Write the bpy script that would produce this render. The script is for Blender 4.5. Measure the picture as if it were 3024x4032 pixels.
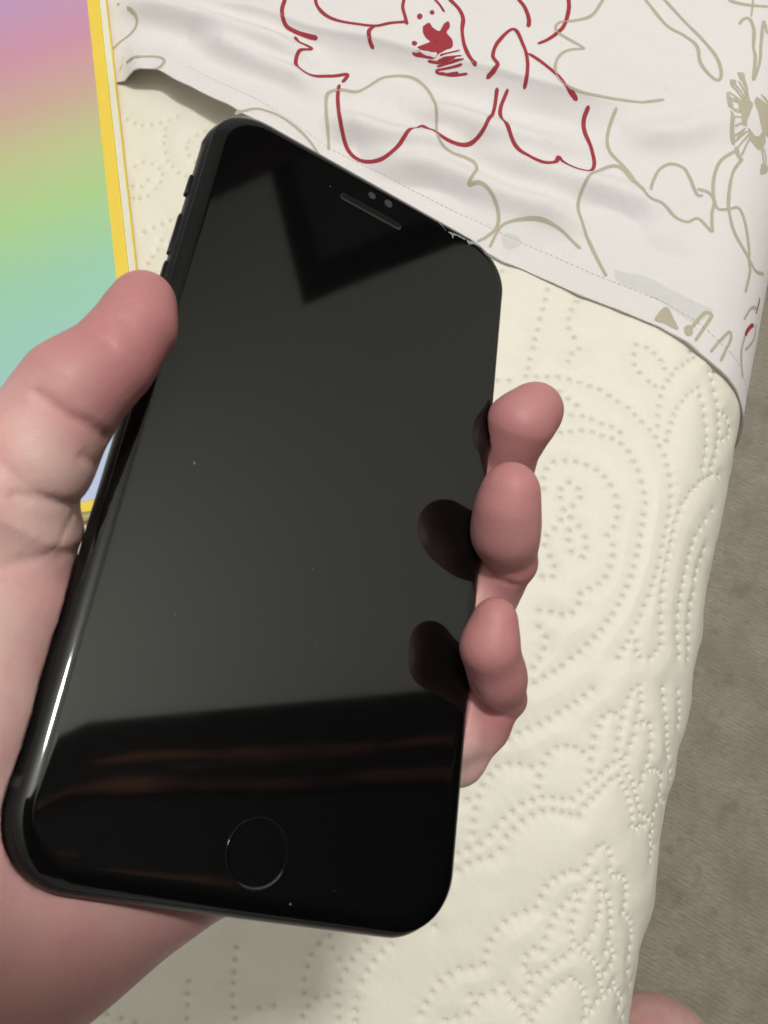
import bpy, bmesh, math, random
import numpy as np
from mathutils import Matrix, Vector
for o in list(bpy.data.objects): bpy.data.objects.remove(o)
random.seed(4); RNG = np.random.default_rng(7)
S = 0.001                      # everything below is written in millimetres
scene = bpy.context.scene
COL = scene.collection

DUST = [[-23.19,-6.53,0.32,0.07,-1.2],[-10.13,62.54,0.09,0.08,0],[-0.05,38.78,0.06,0.05,0],[0.4,-17.56,0.08,0.05,1],[-20.41,-31.56,0.07,0.05,0],[6.03,-68.41,0.14,0.1,0],[18.9,40.6,0.051,0.029,0.2],[-7.2,-12.1,0.032,0.021,3.0],[9.4,-35.0,0.047,0.049,2.7],[21.3,-14.2,0.05,0.04,0.2],[3.4,-30.2,0.065,0.022,2.0],[22.9,-36.0,0.066,0.046,0.1],[12.9,-65.8,0.05,0.033,0.6],[-10.9,40.4,0.043,0.024,2.1],[-3.2,39.5,0.039,0.03,2.4],[0.4,0.8,0.039,0.02,2.8],[-25.7,45.5,0.045,0.049,1.2],[27.1,7.4,0.04,0.042,2.0],[11.4,-4.8,0.039,0.039,0.3],[11.9,17.9,0.045,0.044,0.6],[-6.8,39.3,0.045,0.041,1.8],[27.3,64.9,0.059,0.044,0.5],[13.2,45.9,0.046,0.037,1.4],[28.4,-24.1,0.046,0.02,1.3],[8.1,57.4,0.067,0.03,3.0],[-19.4,42.7,0.036,0.032,0.2],[22.2,43.4,0.036,0.036,0.8],[-0.5,7.0,0.034,0.046,0.8],[-3.3,-58.4,0.03,0.026,1.0],[26.5,51.4,0.049,0.034,2.0],[22.2,-21.5,0.062,0.032,1.8],[14.7,0.2,0.058,0.041,0.0]]
PATCH = [[31.1,236.5,34.4,236.5,39.2,236.6,46.3,236.7,51.3,235.3,56.5,233.3,64.4,231.2,71.4,228.9,78.7,228.0,77.2,224.0,73.2,218.6,71.0,218.1,66.3,220.9,60.2,223.5,56.0,225.6,51.5,227.1,46.0,228.7,40.1,229.6,34.6,231.1,32.3,232.9],[-24.4,241.3,-20.4,243.0,-16.1,241.7,-14.4,239.0,-17.1,236.2,-20.3,234.9,-22.9,237.4]]
CRACK = [[[16.22,68.97,16.96,68.47,17.87,67.63],[0.14,0.1,0.05]],[[18.54,67.74,19.57,67.7,20.68,68.15,22.05,68.23,23.23,68.27],[0.2,0.55,0.25,0.3,0.15]],[[19.43,67.69,19.89,66.65],[0.3,0.05]],[[23.48,68.49,24.24,67.91,25.14,68.66,26.26,68.73,27.53,68.81],[0.25,0.6,0.5,0.35,0.2]],[[23.97,68.49,24.08,66.79],[0.25,0.05]],[[27.53,68.81,28.17,68.01,29.01,67.39,30.01,67.38],[0.2,0.14,0.12,0.08]],[[16.48,69.13,20.19,69.47,24.35,69.53,27.2,69.21,29.05,68.52],[0.05,0.12,0.1,0.12,0.04]]]
DOTS = [3.1,219.6,3.4,214.2,3.2,209.1,3.1,204.0,3.4,198.5,3.2,193.3,3.4,188.8,3.2,182.8,3.4,178.3,3.5,173.9,-9.0,168.5,-3.5,169.7,8.3,175.1,12.7,176.3,17.8,177.4,22.9,177.5,27.6,177.3,32.6,176.5,37.2,175.9,42.0,174.1,46.4,172.3,17.7,217.1,16.3,212.3,15.9,207.6,17.2,202.8,20.6,198.8,24.0,193.9,21.3,190.8,20.3,186.3,-19.6,223.9,19.7,170.6,24.4,167.9,28.8,165.8,27.5,160.4,32.4,161.2,36.8,161.0,41.4,159.9,45.9,159.3,50.3,157.8,24.5,151.0,28.8,152.5,33.4,154.2,38.3,154.8,42.8,154.0,47.4,153.8,51.4,152.4,49.0,202.2,53.5,201.9,57.3,199.8,61.0,197.0,63.5,193.4,48.9,197.1,49.8,192.2,53.1,188.8,57.7,185.5,61.1,184.1,64.7,183.9,66.0,188.2,67.2,191.5,68.9,194.8,71.2,197.3,73.7,200.1,75.7,202.4,73.2,204.7,51.3,170.4,54.7,167.9,58.4,165.0,62.3,162.1,65.7,159.4,68.2,155.6,71.2,151.7,73.3,147.5,75.2,143.2,76.8,138.5,77.8,133.8,64.5,179.6,64.4,174.8,64.7,169.8,65.5,164.8,80.9,188.8,78.2,185.9,76.0,183.1,74.3,179.6,72.6,176.1,71.9,172.2,71.2,167.9,70.9,163.3,70.9,158.8,82.4,184.7,85.1,180.5,86.6,176.2,88.4,171.7,89.8,167.3,90.6,162.7,90.9,157.8,90.7,152.8,84.8,198.5,87.4,195.0,89.6,190.3,92.2,186.1,94.3,181.9,95.5,177.8,96.9,174.1,97.6,169.4,97.9,164.9,97.2,160.0,96.1,155.5,87.2,199.6,98.4,182.7,102.1,182.1,105.6,179.1,105.1,175.1,101.1,171.4,103.4,154.3,98.1,152.3,95.8,150.4,92.9,147.9,90.5,145.6,88.3,142.1,86.4,139.2,85.2,135.7,83.7,132.5,55.5,149.6,58.3,145.6,61.3,141.8,63.7,137.2,65.8,132.5,67.1,127.9,54.2,127.9,22.5,132.6,22.1,127.9,23.2,123.1,24.8,136.8,29.2,138.4,34.1,139.0,38.9,138.7,43.6,137.6,47.8,135.4,51.1,132.3,55.9,123.2,56.5,118.4,56.3,113.9,54.4,109.5,57.3,105.9,58.2,101.1,58.0,96.2,57.3,91.5,55.1,87.8,51.8,84.7,48.5,81.5,48.7,77.1,46.8,72.5,42.8,70.8,38.3,70.6,33.3,70.0,33.3,129.1,30.5,125.1,37.9,127.2,31.0,121.1,39.5,123.5,37.2,118.8,33.8,116.0,37.5,113.5,33.6,111.2,31.8,106.6,38.1,107.7,41.7,110.4,29.0,102.7,45.2,106.4,38.6,103.2,29.2,98.3,46.7,101.7,40.9,98.5,32.6,94.0,46.0,97.4,35.3,90.3,35.5,85.8,31.2,84.6,34.9,63.0,38.6,59.6,38.9,54.9,37.8,50.3,67.5,122.6,67.8,118.0,68.0,113.2,68.1,108.2,68.1,103.8,67.8,98.9,67.6,94.3,66.9,89.6,65.8,85.4,64.8,81.0,63.4,76.6,61.7,73.0,60.1,68.7,58.0,64.9,55.6,61.3,53.3,57.3,50.6,53.8,78.5,129.1,78.7,124.8,78.8,120.0,78.6,115.5,78.5,110.8,78.7,105.8,78.4,101.1,77.8,96.8,77.4,92.6,76.7,87.9,75.9,83.6,75.0,78.9,74.1,75.4,72.8,71.0,71.9,66.8,70.4,63.6,69.2,59.3,83.0,128.0,82.1,123.4,82.0,118.7,82.0,114.4,81.9,109.4,81.9,105.6,82.0,100.6,82.1,96.1,82.6,91.7,83.4,87.1,84.0,82.4,85.2,78.3,86.2,73.8,87.0,69.7,85.1,66.3,83.1,63.3,92.5,99.1,92.6,94.6,92.9,90.2,93.2,85.7,94.2,81.2,95.4,77.0,97.1,72.7,98.4,68.6,75.3,67.8,76.5,64.1,78.6,62.0,102.5,137.5,98.9,131.2,96.2,125.9,94.3,121.2,94.0,116.8,93.4,112.4,93.1,107.8,92.9,102.9,103.4,119.0,102.7,114.0,101.5,108.8,101.1,104.4,101.1,97.7,100.3,93.2,101.2,88.5,101.5,83.3,103.3,78.8,105.2,74.4,105.9,69.7,36.3,45.9,47.7,49.8,44.9,46.7,41.6,43.5,38.3,39.9,61.5,44.1,59.0,40.4,56.3,36.9,53.6,33.9,50.3,30.7,47.1,27.3,43.8,24.3,40.0,21.4,36.4,18.6,33.0,15.2,52.7,17.4,56.3,18.8,60.0,19.3,63.4,18.3,66.6,20.7,66.9,16.2,67.5,11.5,67.6,6.5,65.2,2.9,49.9,13.6,48.6,9.2,44.4,7.1,39.9,6.9,35.5,5.9,31.6,3.3,29.2,-0.7,27.5,-5.3,26.9,-9.9,23.0,-12.1,26.7,-14.7,27.1,-19.3,28.0,-23.9,48.4,4.3,48.9,-0.1,47.8,-5.3,44.0,-7.8,41.0,-11.6,38.4,-15.3,36.2,-19.4,34.6,-23.0,51.5,-3.2,55.4,-2.3,59.2,-1.7,62.8,-0.7,68.4,-1.6,48.9,-10.8,52.4,-8.3,56.4,-6.8,60.1,-6.7,63.4,-6.5,66.6,-5.9,45.6,-14.0,43.0,-18.0,41.0,-21.6,39.9,-26.7,36.8,-30.5,32.8,-32.5,29.0,-35.2,25.8,-38.6,24.2,-32.8,27.7,-30.0,31.4,-27.0,22.0,-60.7,68.1,34.0,70.7,36.8,73.2,36.9,67.3,29.8,66.5,25.3,78.1,47.9,77.0,44.1,76.1,40.0,76.1,35.5,76.0,31.3,76.3,26.9,76.7,22.2,76.5,17.6,74.3,15.2,72.3,12.1,70.1,9.2,80.6,50.6,82.0,47.5,83.2,44.0,82.9,39.7,82.6,35.0,82.8,30.2,81.9,26.6,81.3,21.9,79.3,19.5,85.8,36.7,89.1,36.8,90.7,33.8,91.5,29.8,91.9,25.3,91.5,21.1,90.8,16.9,90.6,12.7,88.1,10.0,81.5,17.1,83.8,14.8,86.6,12.5,89.8,7.4,91.8,4.6,79.6,12.9,76.8,10.7,74.4,7.5,72.4,4.4,70.4,1.7,81.8,10.6,83.9,8.6,85.9,5.8,87.6,2.9,89.3,-0.3,90.2,-3.8,92.9,-4.3,95.0,-2.8,97.6,-2.7,93.5,1.3,96.4,1.1,99.8,0.5,103.8,-1.1,105.7,-3.5,103.6,-5.5,104.8,-8.3,109.3,-9.4,106.4,-11.8,106.0,-14.8,93.8,19.4,96.3,19.8,99.2,19.8,102.5,18.9,104.0,15.3,104.3,11.6,107.7,9.4,104.1,7.1,103.2,3.3,92.7,53.2,94.1,49.3,95.5,45.7,97.1,42.3,98.9,38.8,100.4,35.7,101.8,32.9,104.1,30.2,106.3,27.5,111.0,22.4,114.5,19.4,102.7,54.6,104.8,50.7,106.7,47.6,108.3,44.7,109.0,41.3,113.5,8.9,79.1,-13.9,76.9,-15.5,81.4,-15.0,83.3,-17.8,83.6,-21.9,74.3,-19.3,73.5,-23.4,70.9,-26.5,68.4,-26.9,65.6,-28.7,62.5,-31.4,60.2,-35.1,59.0,-39.4,58.1,-43.8,54.6,-46.0,50.9,-48.4,85.8,-23.9,88.4,-23.3,91.2,-24.0,93.1,-26.3,94.2,-29.3,94.8,-33.1,95.0,-36.5,97.5,-37.9,100.2,-39.4,102.2,-42.0,103.6,-44.7,104.0,-48.5,104.9,-52.3,107.0,-57.8,78.6,-25.5,76.8,-28.7,80.2,-28.3,74.8,-32.4,81.7,-31.3,71.8,-33.9,73.5,-36.8,82.2,-35.3,69.6,-37.2,73.0,-41.0,82.9,-39.0,72.7,-44.8,82.7,-42.4,73.2,-48.7,81.5,-46.7,75.1,-51.3,79.9,-50.1,77.4,-52.3,84.3,-31.1,86.5,-33.8,87.7,-36.6,88.8,-40.2,90.1,-44.1,90.0,-48.1,89.6,-51.9,92.5,-50.2,94.5,-52.6,93.7,-56.1,91.4,-59.3,90.0,-62.8,91.5,-65.6,67.4,-40.9,65.8,-44.4,65.0,-48.7,64.0,-53.4,63.7,-57.5,60.7,-57.7,58.3,-61.0,58.6,-64.7,61.0,-66.8,62.1,-69.9,60.8,-74.1,60.5,-79.0,79.6,-53.8,82.0,-54.6,84.6,-56.1,86.9,-57.7,88.4,-60.1,74.6,-54.7,72.2,-57.7,69.3,-60.1,66.8,-63.2,64.2,-65.9,76.6,-63.8,78.9,-64.5,81.2,-65.3,83.2,-67.2,84.7,-69.9,85.9,-72.9,86.0,-76.8,73.9,-66.4,70.9,-68.2,69.1,-71.7,67.1,-75.5,65.5,-78.5,64.9,-82.5,57.3,-77.4,62.5,-81.3,55.0,-75.8,88.5,-73.2,90.3,-69.7,93.1,-67.7,95.9,-65.2,99.3,-64.0,97.7,-62.1,102.3,-65.9,106.2,-67.9,105.3,-71.2,111.1,-74.9,116.7,-52.7,114.9,-63.3,47.8,-51.8,45.4,-55.7,44.0,-59.9,43.5,-64.1,43.6,-68.5,39.3,-70.9,35.1,-72.5,31.6,-75.6,28.8,-79.2,27.1,-83.3,25.7,-87.6,24.9,-91.6,41.3,-80.2,45.4,-79.3,49.2,-76.8,52.2,-73.3,43.9,-82.9,41.9,-86.7,38.0,-89.1,34.3,-91.1,-16.3,-75.7,-19.1,-79.3,-14.1,-79.6,-21.0,-83.7,-10.3,-82.5,-21.4,-88.2,-21.2,-92.9,-19.6,-97.3,-14.8,-97.8,-10.8,-95.9,-17.0,-101.3,-18.0,-105.1,-7.3,-93.9,-6.1,-98.1,-4.7,-102.0,-7.8,-89.4,-6.8,-85.4,-5.5,-81.3,-3.7,-77.3,-2.0,-73.5,7.4,-71.7,4.9,-75.3,2.7,-79.3,1.3,-83.3,0.1,-87.4,-0.1,-93.2,0.7,-97.5,1.7,-100.9,-63.8,-105.6,-62.9,-109.9,-61.7,-113.9,-60.3,-118.1,-49.8,-89.6,-49.0,-93.7,-47.9,-97.8,-47.1,-101.6,-45.8,-105.6,-44.1,-109.5,-42.6,-112.9,-226.3,262.0,-221.4,260.4,-217.0,259.9,-212.7,261.3,-208.2,263.8,-204.4,266.2,-201.1,269.7,-204.7,261.0,-203.5,256.8,-202.5,252.5,-200.0,247.7,-197.3,243.4,-193.8,240.6,-189.4,237.8,-185.2,237.2,-184.5,264.8,-187.8,261.5,-190.5,256.6,-190.3,252.7,-187.4,248.9,-182.8,245.6,-212.4,236.0,-209.2,239.3,-204.2,239.4,-200.0,238.0,-197.0,235.1,-196.6,230.5,-197.4,226.0,-199.5,220.9,-203.1,218.6,-206.2,217.8,-203.1,230.0,-209.1,224.4,-204.9,225.4,-190.8,205.0,-194.5,201.7,-187.5,207.9,-184.2,210.9,-185.0,199.5,-184.9,193.8,-186.3,189.8,-187.3,185.9,-180.7,199.6]
RED = [[-166.2,348.0,-164.0,337.3,-160.7,331.2,-155.2,329.3,-148.4,328.6,-142.6,328.5],[-151.0,352.0,-148.1,346.8,-142.2,341.6,-134.8,339.1,-124.7,338.8,-115.1,339.8,-108.1,344.4,-100.0,347.8],[-115.1,339.8,-116.6,334.9,-114.9,330.4,-112.4,328.2],[-105.8,363.1,-104.8,356.4,-101.9,350.5,-99.5,345.8],[-91.1,367.1,-86.9,363.8,-83.3,359.3],[-83.6,369.0,-77.1,364.3,-73.1,357.9,-71.5,349.7,-67.7,339.5,-62.1,330.2,-58.5,327.1],[-154.5,326.7,-151.1,323.8,-144.2,322.5,-148.1,317.1,-148.9,311.3,-145.5,305.9,-139.5,304.6,-131.4,309.7,-122.8,313.7,-123.5,307.8],[-124.7,306.4,-122.7,296.9,-116.0,280.6,-110.2,271.0,-104.0,266.4,-95.7,265.3,-88.4,267.9,-82.9,276.6,-77.5,291.3],[-77.5,291.3,-65.9,283.1,-56.4,282.9,-49.6,286.9,-45.3,294.0,-44.7,308.7,-46.0,320.3],[-40.6,320.5,-41.8,311.4,-39.6,303.6,-31.9,290.0,-24.1,283.2,-14.3,280.5,-8.7,283.1,-7.6,289.2],[-7.6,289.2,-4.7,286.6,3.6,283.8,8.8,285.4,10.0,291.3,6.9,298.9,2.1,306.9,-0.3,314.2,0.3,320.8],[-52.3,323.0,-48.3,328.5,-52.1,334.6,-51.6,345.9,-46.2,356.1,-38.7,345.5,-34.7,335.5,-32.9,326.6,-32.6,321.2],[-35.3,340.7,-27.3,336.6,-19.0,331.1,-13.0,325.6,-5.8,321.3],[-49.2,378.0,-43.9,372.8,-40.4,366.1,-39.3,359.4],[-23.7,384.7,-21.9,376.1,-22.0,364.9,-24.7,358.5,-28.4,353.0,-32.3,349.0],[-78.1,329.9,-74.1,333.0,-69.2,336.1],[-79.1,327.7,-73.2,329.9,-67.4,332.2],[-78.6,325.9,-72.7,327.7,-65.5,329.7],[-79.0,324.3,-72.9,325.7,-65.9,327.4],[-76.4,323.5,-69.8,323.0,-62.1,324.0],[-78.9,323.8,-74.6,323.1,-66.9,324.2],[-83.9,327.5,-77.5,327.6,-70.1,330.0],[100.2,224.7,101.8,228.9,104.8,233.1,106.8,233.5],[106.9,240.8,107.9,248.1,107.4,250.1]]
REDP = [[-91.6,347.1,-89.1,350.0,-86.3,347.6,-82.5,346.6,-81.6,351.0,-79.6,353.3,-78.1,350.0,-78.8,346.6,-74.8,342.3,-73.6,337.3,-76.1,334.8,-78.5,331.3,-81.0,328.6,-86.6,328.5,-90.7,328.6,-92.6,329.6,-89.6,330.5,-85.3,332.7,-84.0,336.9,-88.0,339.8,-90.5,343.2],[-93.3,353.0,-93.3,352.0,-93.6,351.2,-94.2,350.8,-95.0,350.8,-95.7,351.4,-96.1,352.2,-96.1,353.2,-95.8,354.0,-95.2,354.4,-94.4,354.4,-93.8,353.9],[-88.1,357.5,-88.0,356.6,-88.3,355.8,-88.9,355.4,-89.5,355.5,-90.1,355.9,-90.5,356.7,-90.6,357.6,-90.3,358.4,-89.7,358.8,-89.1,358.7,-88.5,358.2],[-91.1,334.4,-91.1,333.6,-91.4,332.8,-92.1,332.4,-92.8,332.5,-93.5,332.9,-93.9,333.7,-93.9,334.5,-93.6,335.2,-92.9,335.6,-92.2,335.6,-91.5,335.1]]
TAN = [[-165.2,266.6,-157.8,272.7,-152.1,274.5,-144.3,274.4,-135.6,271.5,-128.0,267.2,-121.1,260.7],[-118.6,267.1,-121.6,276.3,-127.8,293.3,-127.7,300.0,-122.9,303.2,-114.9,303.6,-109.7,308.2,-103.5,315.5,-94.8,319.4,-86.4,318.5,-78.1,311.9,-71.8,298.5,-67.8,284.6,-64.1,279.2,-58.1,277.4,-50.5,278.3,-45.4,275.3,-44.3,268.7,-46.1,260.8],[-46.1,260.8,-40.4,262.4,-34.2,259.0,-29.0,252.5,-27.5,244.9,-31.1,238.5,-34.9,235.1],[-28.3,233.3,-26.4,243.5,-23.0,248.1,-14.8,251.3,-5.9,251.9,3.9,249.7,13.6,243.7],[13.8,324.1,12.8,315.3,13.2,306.4,16.1,299.7,23.3,294.1,28.8,288.8,33.5,282.7,36.2,279.4],[28.3,232.2,20.6,242.6,11.3,256.7,7.4,265.4,7.7,274.8,12.4,286.8,19.0,292.5,24.5,291.5,31.0,284.1,38.3,276.3,46.1,275.5,53.2,270.9,59.3,270.1,64.0,273.3,71.6,267.5],[71.6,267.5,69.7,277.5,69.5,284.4,65.8,288.7,60.4,289.1],[63.9,286.5,61.0,286.0,55.6,295.1,51.8,299.6,45.7,300.1,41.2,295.9,39.4,288.8,39.0,281.4],[-6.0,390.7,-9.8,377.0,-16.7,370.4,-24.8,366.4,-25.2,360.7,-18.8,356.9,-8.6,352.7],[-8.6,352.7,-17.1,348.6,-20.5,342.0,-20.1,333.7,-15.8,327.4,-7.3,324.8,5.2,326.3,20.5,330.5,35.8,336.5],[14.1,396.2,28.1,382.0,38.4,377.4,45.7,372.2,48.9,363.1,54.6,356.6,59.7,354.3,60.0,359.9,55.7,368.7,46.2,378.3,36.9,386.1,23.4,398.4],[55.8,404.8,62.3,403.9,69.4,404.3,76.3,405.8],[68.1,408.9,69.0,396.8],[63.7,390.5,65.4,394.5,68.5,395.2,71.7,388.4,72.9,378.8,75.0,371.8,76.2,359.1,77.5,370.8,76.5,380.2,75.4,395.8,78.4,389.0],[75.2,316.0,69.1,308.5,67.2,299.9,68.2,289.4,71.5,281.2,76.6,282.4,81.7,285.1,86.5,279.1,91.4,267.8,93.0,261.9,95.0,256.1,94.5,244.7],[78.7,312.8,75.3,302.4,75.8,288.3,77.7,280.2,82.9,270.3,93.4,262.1,99.3,259.6,107.3,263.1],[71.3,215.8,72.9,220.1,75.8,225.3,78.7,225.3,78.3,222.5,75.7,215.1,73.8,209.7],[81.7,206.8,85.2,214.2,89.6,221.1,91.0,218.1,89.3,211.4,87.6,204.7],[97.1,231.6,100.3,239.0,104.6,242.7,108.1,241.6],[109.2,236.7,110.1,229.4,106.6,223.5,102.5,218.4],[100.2,224.7,99.6,216.7,102.3,209.6,105.4,205.0],[-264.4,330.8,-258.6,329.9,-247.3,324.3,-240.1,320.1,-239.2,315.2,-241.2,309.7,-245.8,304.3,-248.1,299.1],[-238.7,290.7,-229.0,291.4,-217.9,293.4,-211.7,291.1,-211.8,286.7,-214.1,283.6],[-242.6,285.0,-239.6,291.5,-239.3,296.8],[-240.9,286.8,-237.7,289.7,-230.9,290.5],[70.2,358.5,73.8,352.1,76.5,345.6],[71.4,358.9,73.5,354.1,75.2,348.3],[67.0,354.5,71.5,350.2,74.9,344.9],[66.0,353.1,69.9,349.7,74.0,344.5],[65.4,348.5,69.6,346.3,73.4,343.1],[67.4,343.4,70.8,343.3,73.1,341.9],[67.0,339.7,70.8,336.4,73.2,337.4],[69.0,338.0,72.3,338.1,74.2,336.7],[72.7,319.0,75.6,324.0,78.0,328.1],[74.6,315.8,77.0,321.7,79.2,326.7],[77.2,311.4,78.6,318.5,80.0,325.2],[85.6,325.2,89.0,320.0,90.7,315.0],[87.3,325.1,90.6,321.0,92.0,315.8],[69.3,356.1,73.1,350.8,75.1,346.1],[66.3,345.3,70.7,344.4,73.3,342.5],[69.4,331.3,72.0,333.5,74.5,333.6],[71.4,327.1,73.9,330.2,75.6,330.5],[72.4,322.6,75.1,326.2,76.8,329.0],[73.7,322.2,76.1,325.7,78.3,328.1],[78.1,314.2,79.1,320.7,80.4,325.8],[83.6,352.4,86.2,349.6,88.5,346.8],[81.5,352.8,84.4,350.7,86.7,349.9]]
TANP = [[74.6,346.4,78.4,345.4,77.9,339.6,76.9,333.7,77.1,330.2,74.7,330.5,73.5,335.3,71.3,342.3,73.0,345.8],[79.5,350.2,83.6,349.2,88.5,346.8,91.5,333.0,86.9,332.1,84.5,335.9,81.9,341.8,78.9,346.7],[78.0,330.1,80.4,327.9,84.4,328.5,86.7,333.0,89.1,327.3,86.4,321.6,83.0,322.7,79.6,324.9],[67.7,361.1,71.0,361.4,72.2,356.9,70.1,356.9],[65.0,356.1,68.0,356.3,68.0,353.6,65.8,353.0],[64.6,348.3,67.1,345.6,69.2,339.2,66.8,338.4],[67.9,336.4,70.5,332.8,71.1,326.9,72.9,321.9,73.4,317.8,71.3,319.4,69.4,325.3],[73.5,317.3,75.7,317.2,77.7,311.1,75.2,313.1],[89.0,314.9,92.9,316.4,93.8,312.9,89.7,309.2],[55.9,221.5,57.4,223.3,59.4,222.9,61.6,219.7,65.4,214.2,64.4,213.3,59.0,214.8,54.2,215.7],[67.7,214.8,68.9,216.7,71.2,216.6,72.1,212.8,70.6,211.1,68.9,211.7]]
HEM = [-223.7,282.0,-213.2,284.1,-200.1,279.7,-188.6,275.8,-172.3,271.2,-128.5,258.6,-85.7,246.4,-51.3,236.5,-24.8,229.0,2.9,223.4,21.0,219.2,44.7,215.0,56.5,212.7,69.3,208.0,85.1,200.7,99.6,196.5,108.7,191.9]
FOLD = {"pleat":[-227.2,345.7,-202.1,339.0,-180.3,335.8,-162.5,333.9,-144.2,332.1,-113.0,331.5,-88.0,330.5,-53.0,327.1,-33.0,325.2,-5.7,324.1,15.2,326.4,37.0,333.6],"roll1":[-264.1,331.1,-245.8,327.2,-215.9,325.1,-189.1,321.7,-146.3,316.4,-129.4,305.7],"roll2":[-208.4,316.8,-170.8,306.6,-147.6,302.3,-125.5,295.0],"roll3":[-127.4,284.9,-97.1,281.0,-71.7,281.6,-49.6,281.5],"roll4":[-106.1,273.1,-85.2,267.1,-61.6,267.5,-29.0,261.1,2.1,258.3,25.5,253.7],"roll5":[-50.4,285.0,-25.8,280.0,5.2,278.6,36.0,275.6,60.7,262.6],"roll7":[17.9,312.9,43.5,315.5,64.0,328.0,87.0,333.3],"roll6":[-95.0,302.4,-69.9,299.0,-40.3,294.9,-12.1,294.4,8.0,301.2]}
PHONE_R = [[0.84829,-0.14973,0.50793],[0.03728,0.9737,0.22478],[-0.52822,-0.17174,0.83156]]
PHONE_T = [-28.03,41.1,671.62]
CAM_R = [[0.96209,-0.24956,0.11005],[0.26979,0.92996,-0.24979],[-0.04,0.27001,0.96203]]
CAM_T = [0.0,0.0,815.57]
HAND = {"thumb":[[-38.83,13.13,7.0,5.1],[-38.94,8.13,7.5,5.5],[-40.94,1.31,6.5,6.0],[-44.39,-4.73,5.0,7.1],[-45.66,-9.92,2.0,7.3],[-46.08,-15.29,0.0,7.7],[-47.57,-18.09,-3.0,12.2]],"index":[[42.04,30.09,4.0,5.9],[39.69,26.27,2.0,6.2],[40.9,22.6,-2.0,4.9],[43.02,20.42,-6.0,5.1],[38,15.5,-13,7],[10,4,-18,8.2],[-14,-4,-20,10]],"middle":[[32.1,5.52,11.0,4.7],[33.06,2.65,9.0,4.8],[35.96,-0.56,5.0,5.2],[42.23,-2.86,0.0,4.7]],"middle2":[[41.13,-3.27,0.0,5.4],[42.59,-6.36,-6.0,5.0],[43.95,-13.32,-13.0,6.4],[35,-19,-18,7.2],[8,-24,-19,8.5],[-8,-24,-21,10]],"ring":[[31.44,-19.66,10.0,3.6],[32.18,-24.37,8.0,4.0],[37.7,-27.32,3.5,4.0],[43.8,-29.57,-1.0,3.5]],"ring2":[[42.9,-29.23,-1.0,4.0],[43.44,-34.15,-7.0,4.1],[41.13,-39.38,-12.0,5.2],[30,-42,-16.5,7],[8,-45,-18.5,8.3],[-4,-44,-21,10]],"fill":[[39,-4,-5,5],[38.5,-11,-9,5.6],[36,-18,-16,6.5]],"fill2":[[38.5,-29.5,-5,4.6],[37.5,-36,-8,5.6],[33,-42,-14,6.5]],"pinky":[[20,-52,-14,5.6],[14,-58,-15,6.6],[4,-60,-18,7.5],[-4,-59,-21,9.5]]}
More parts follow.
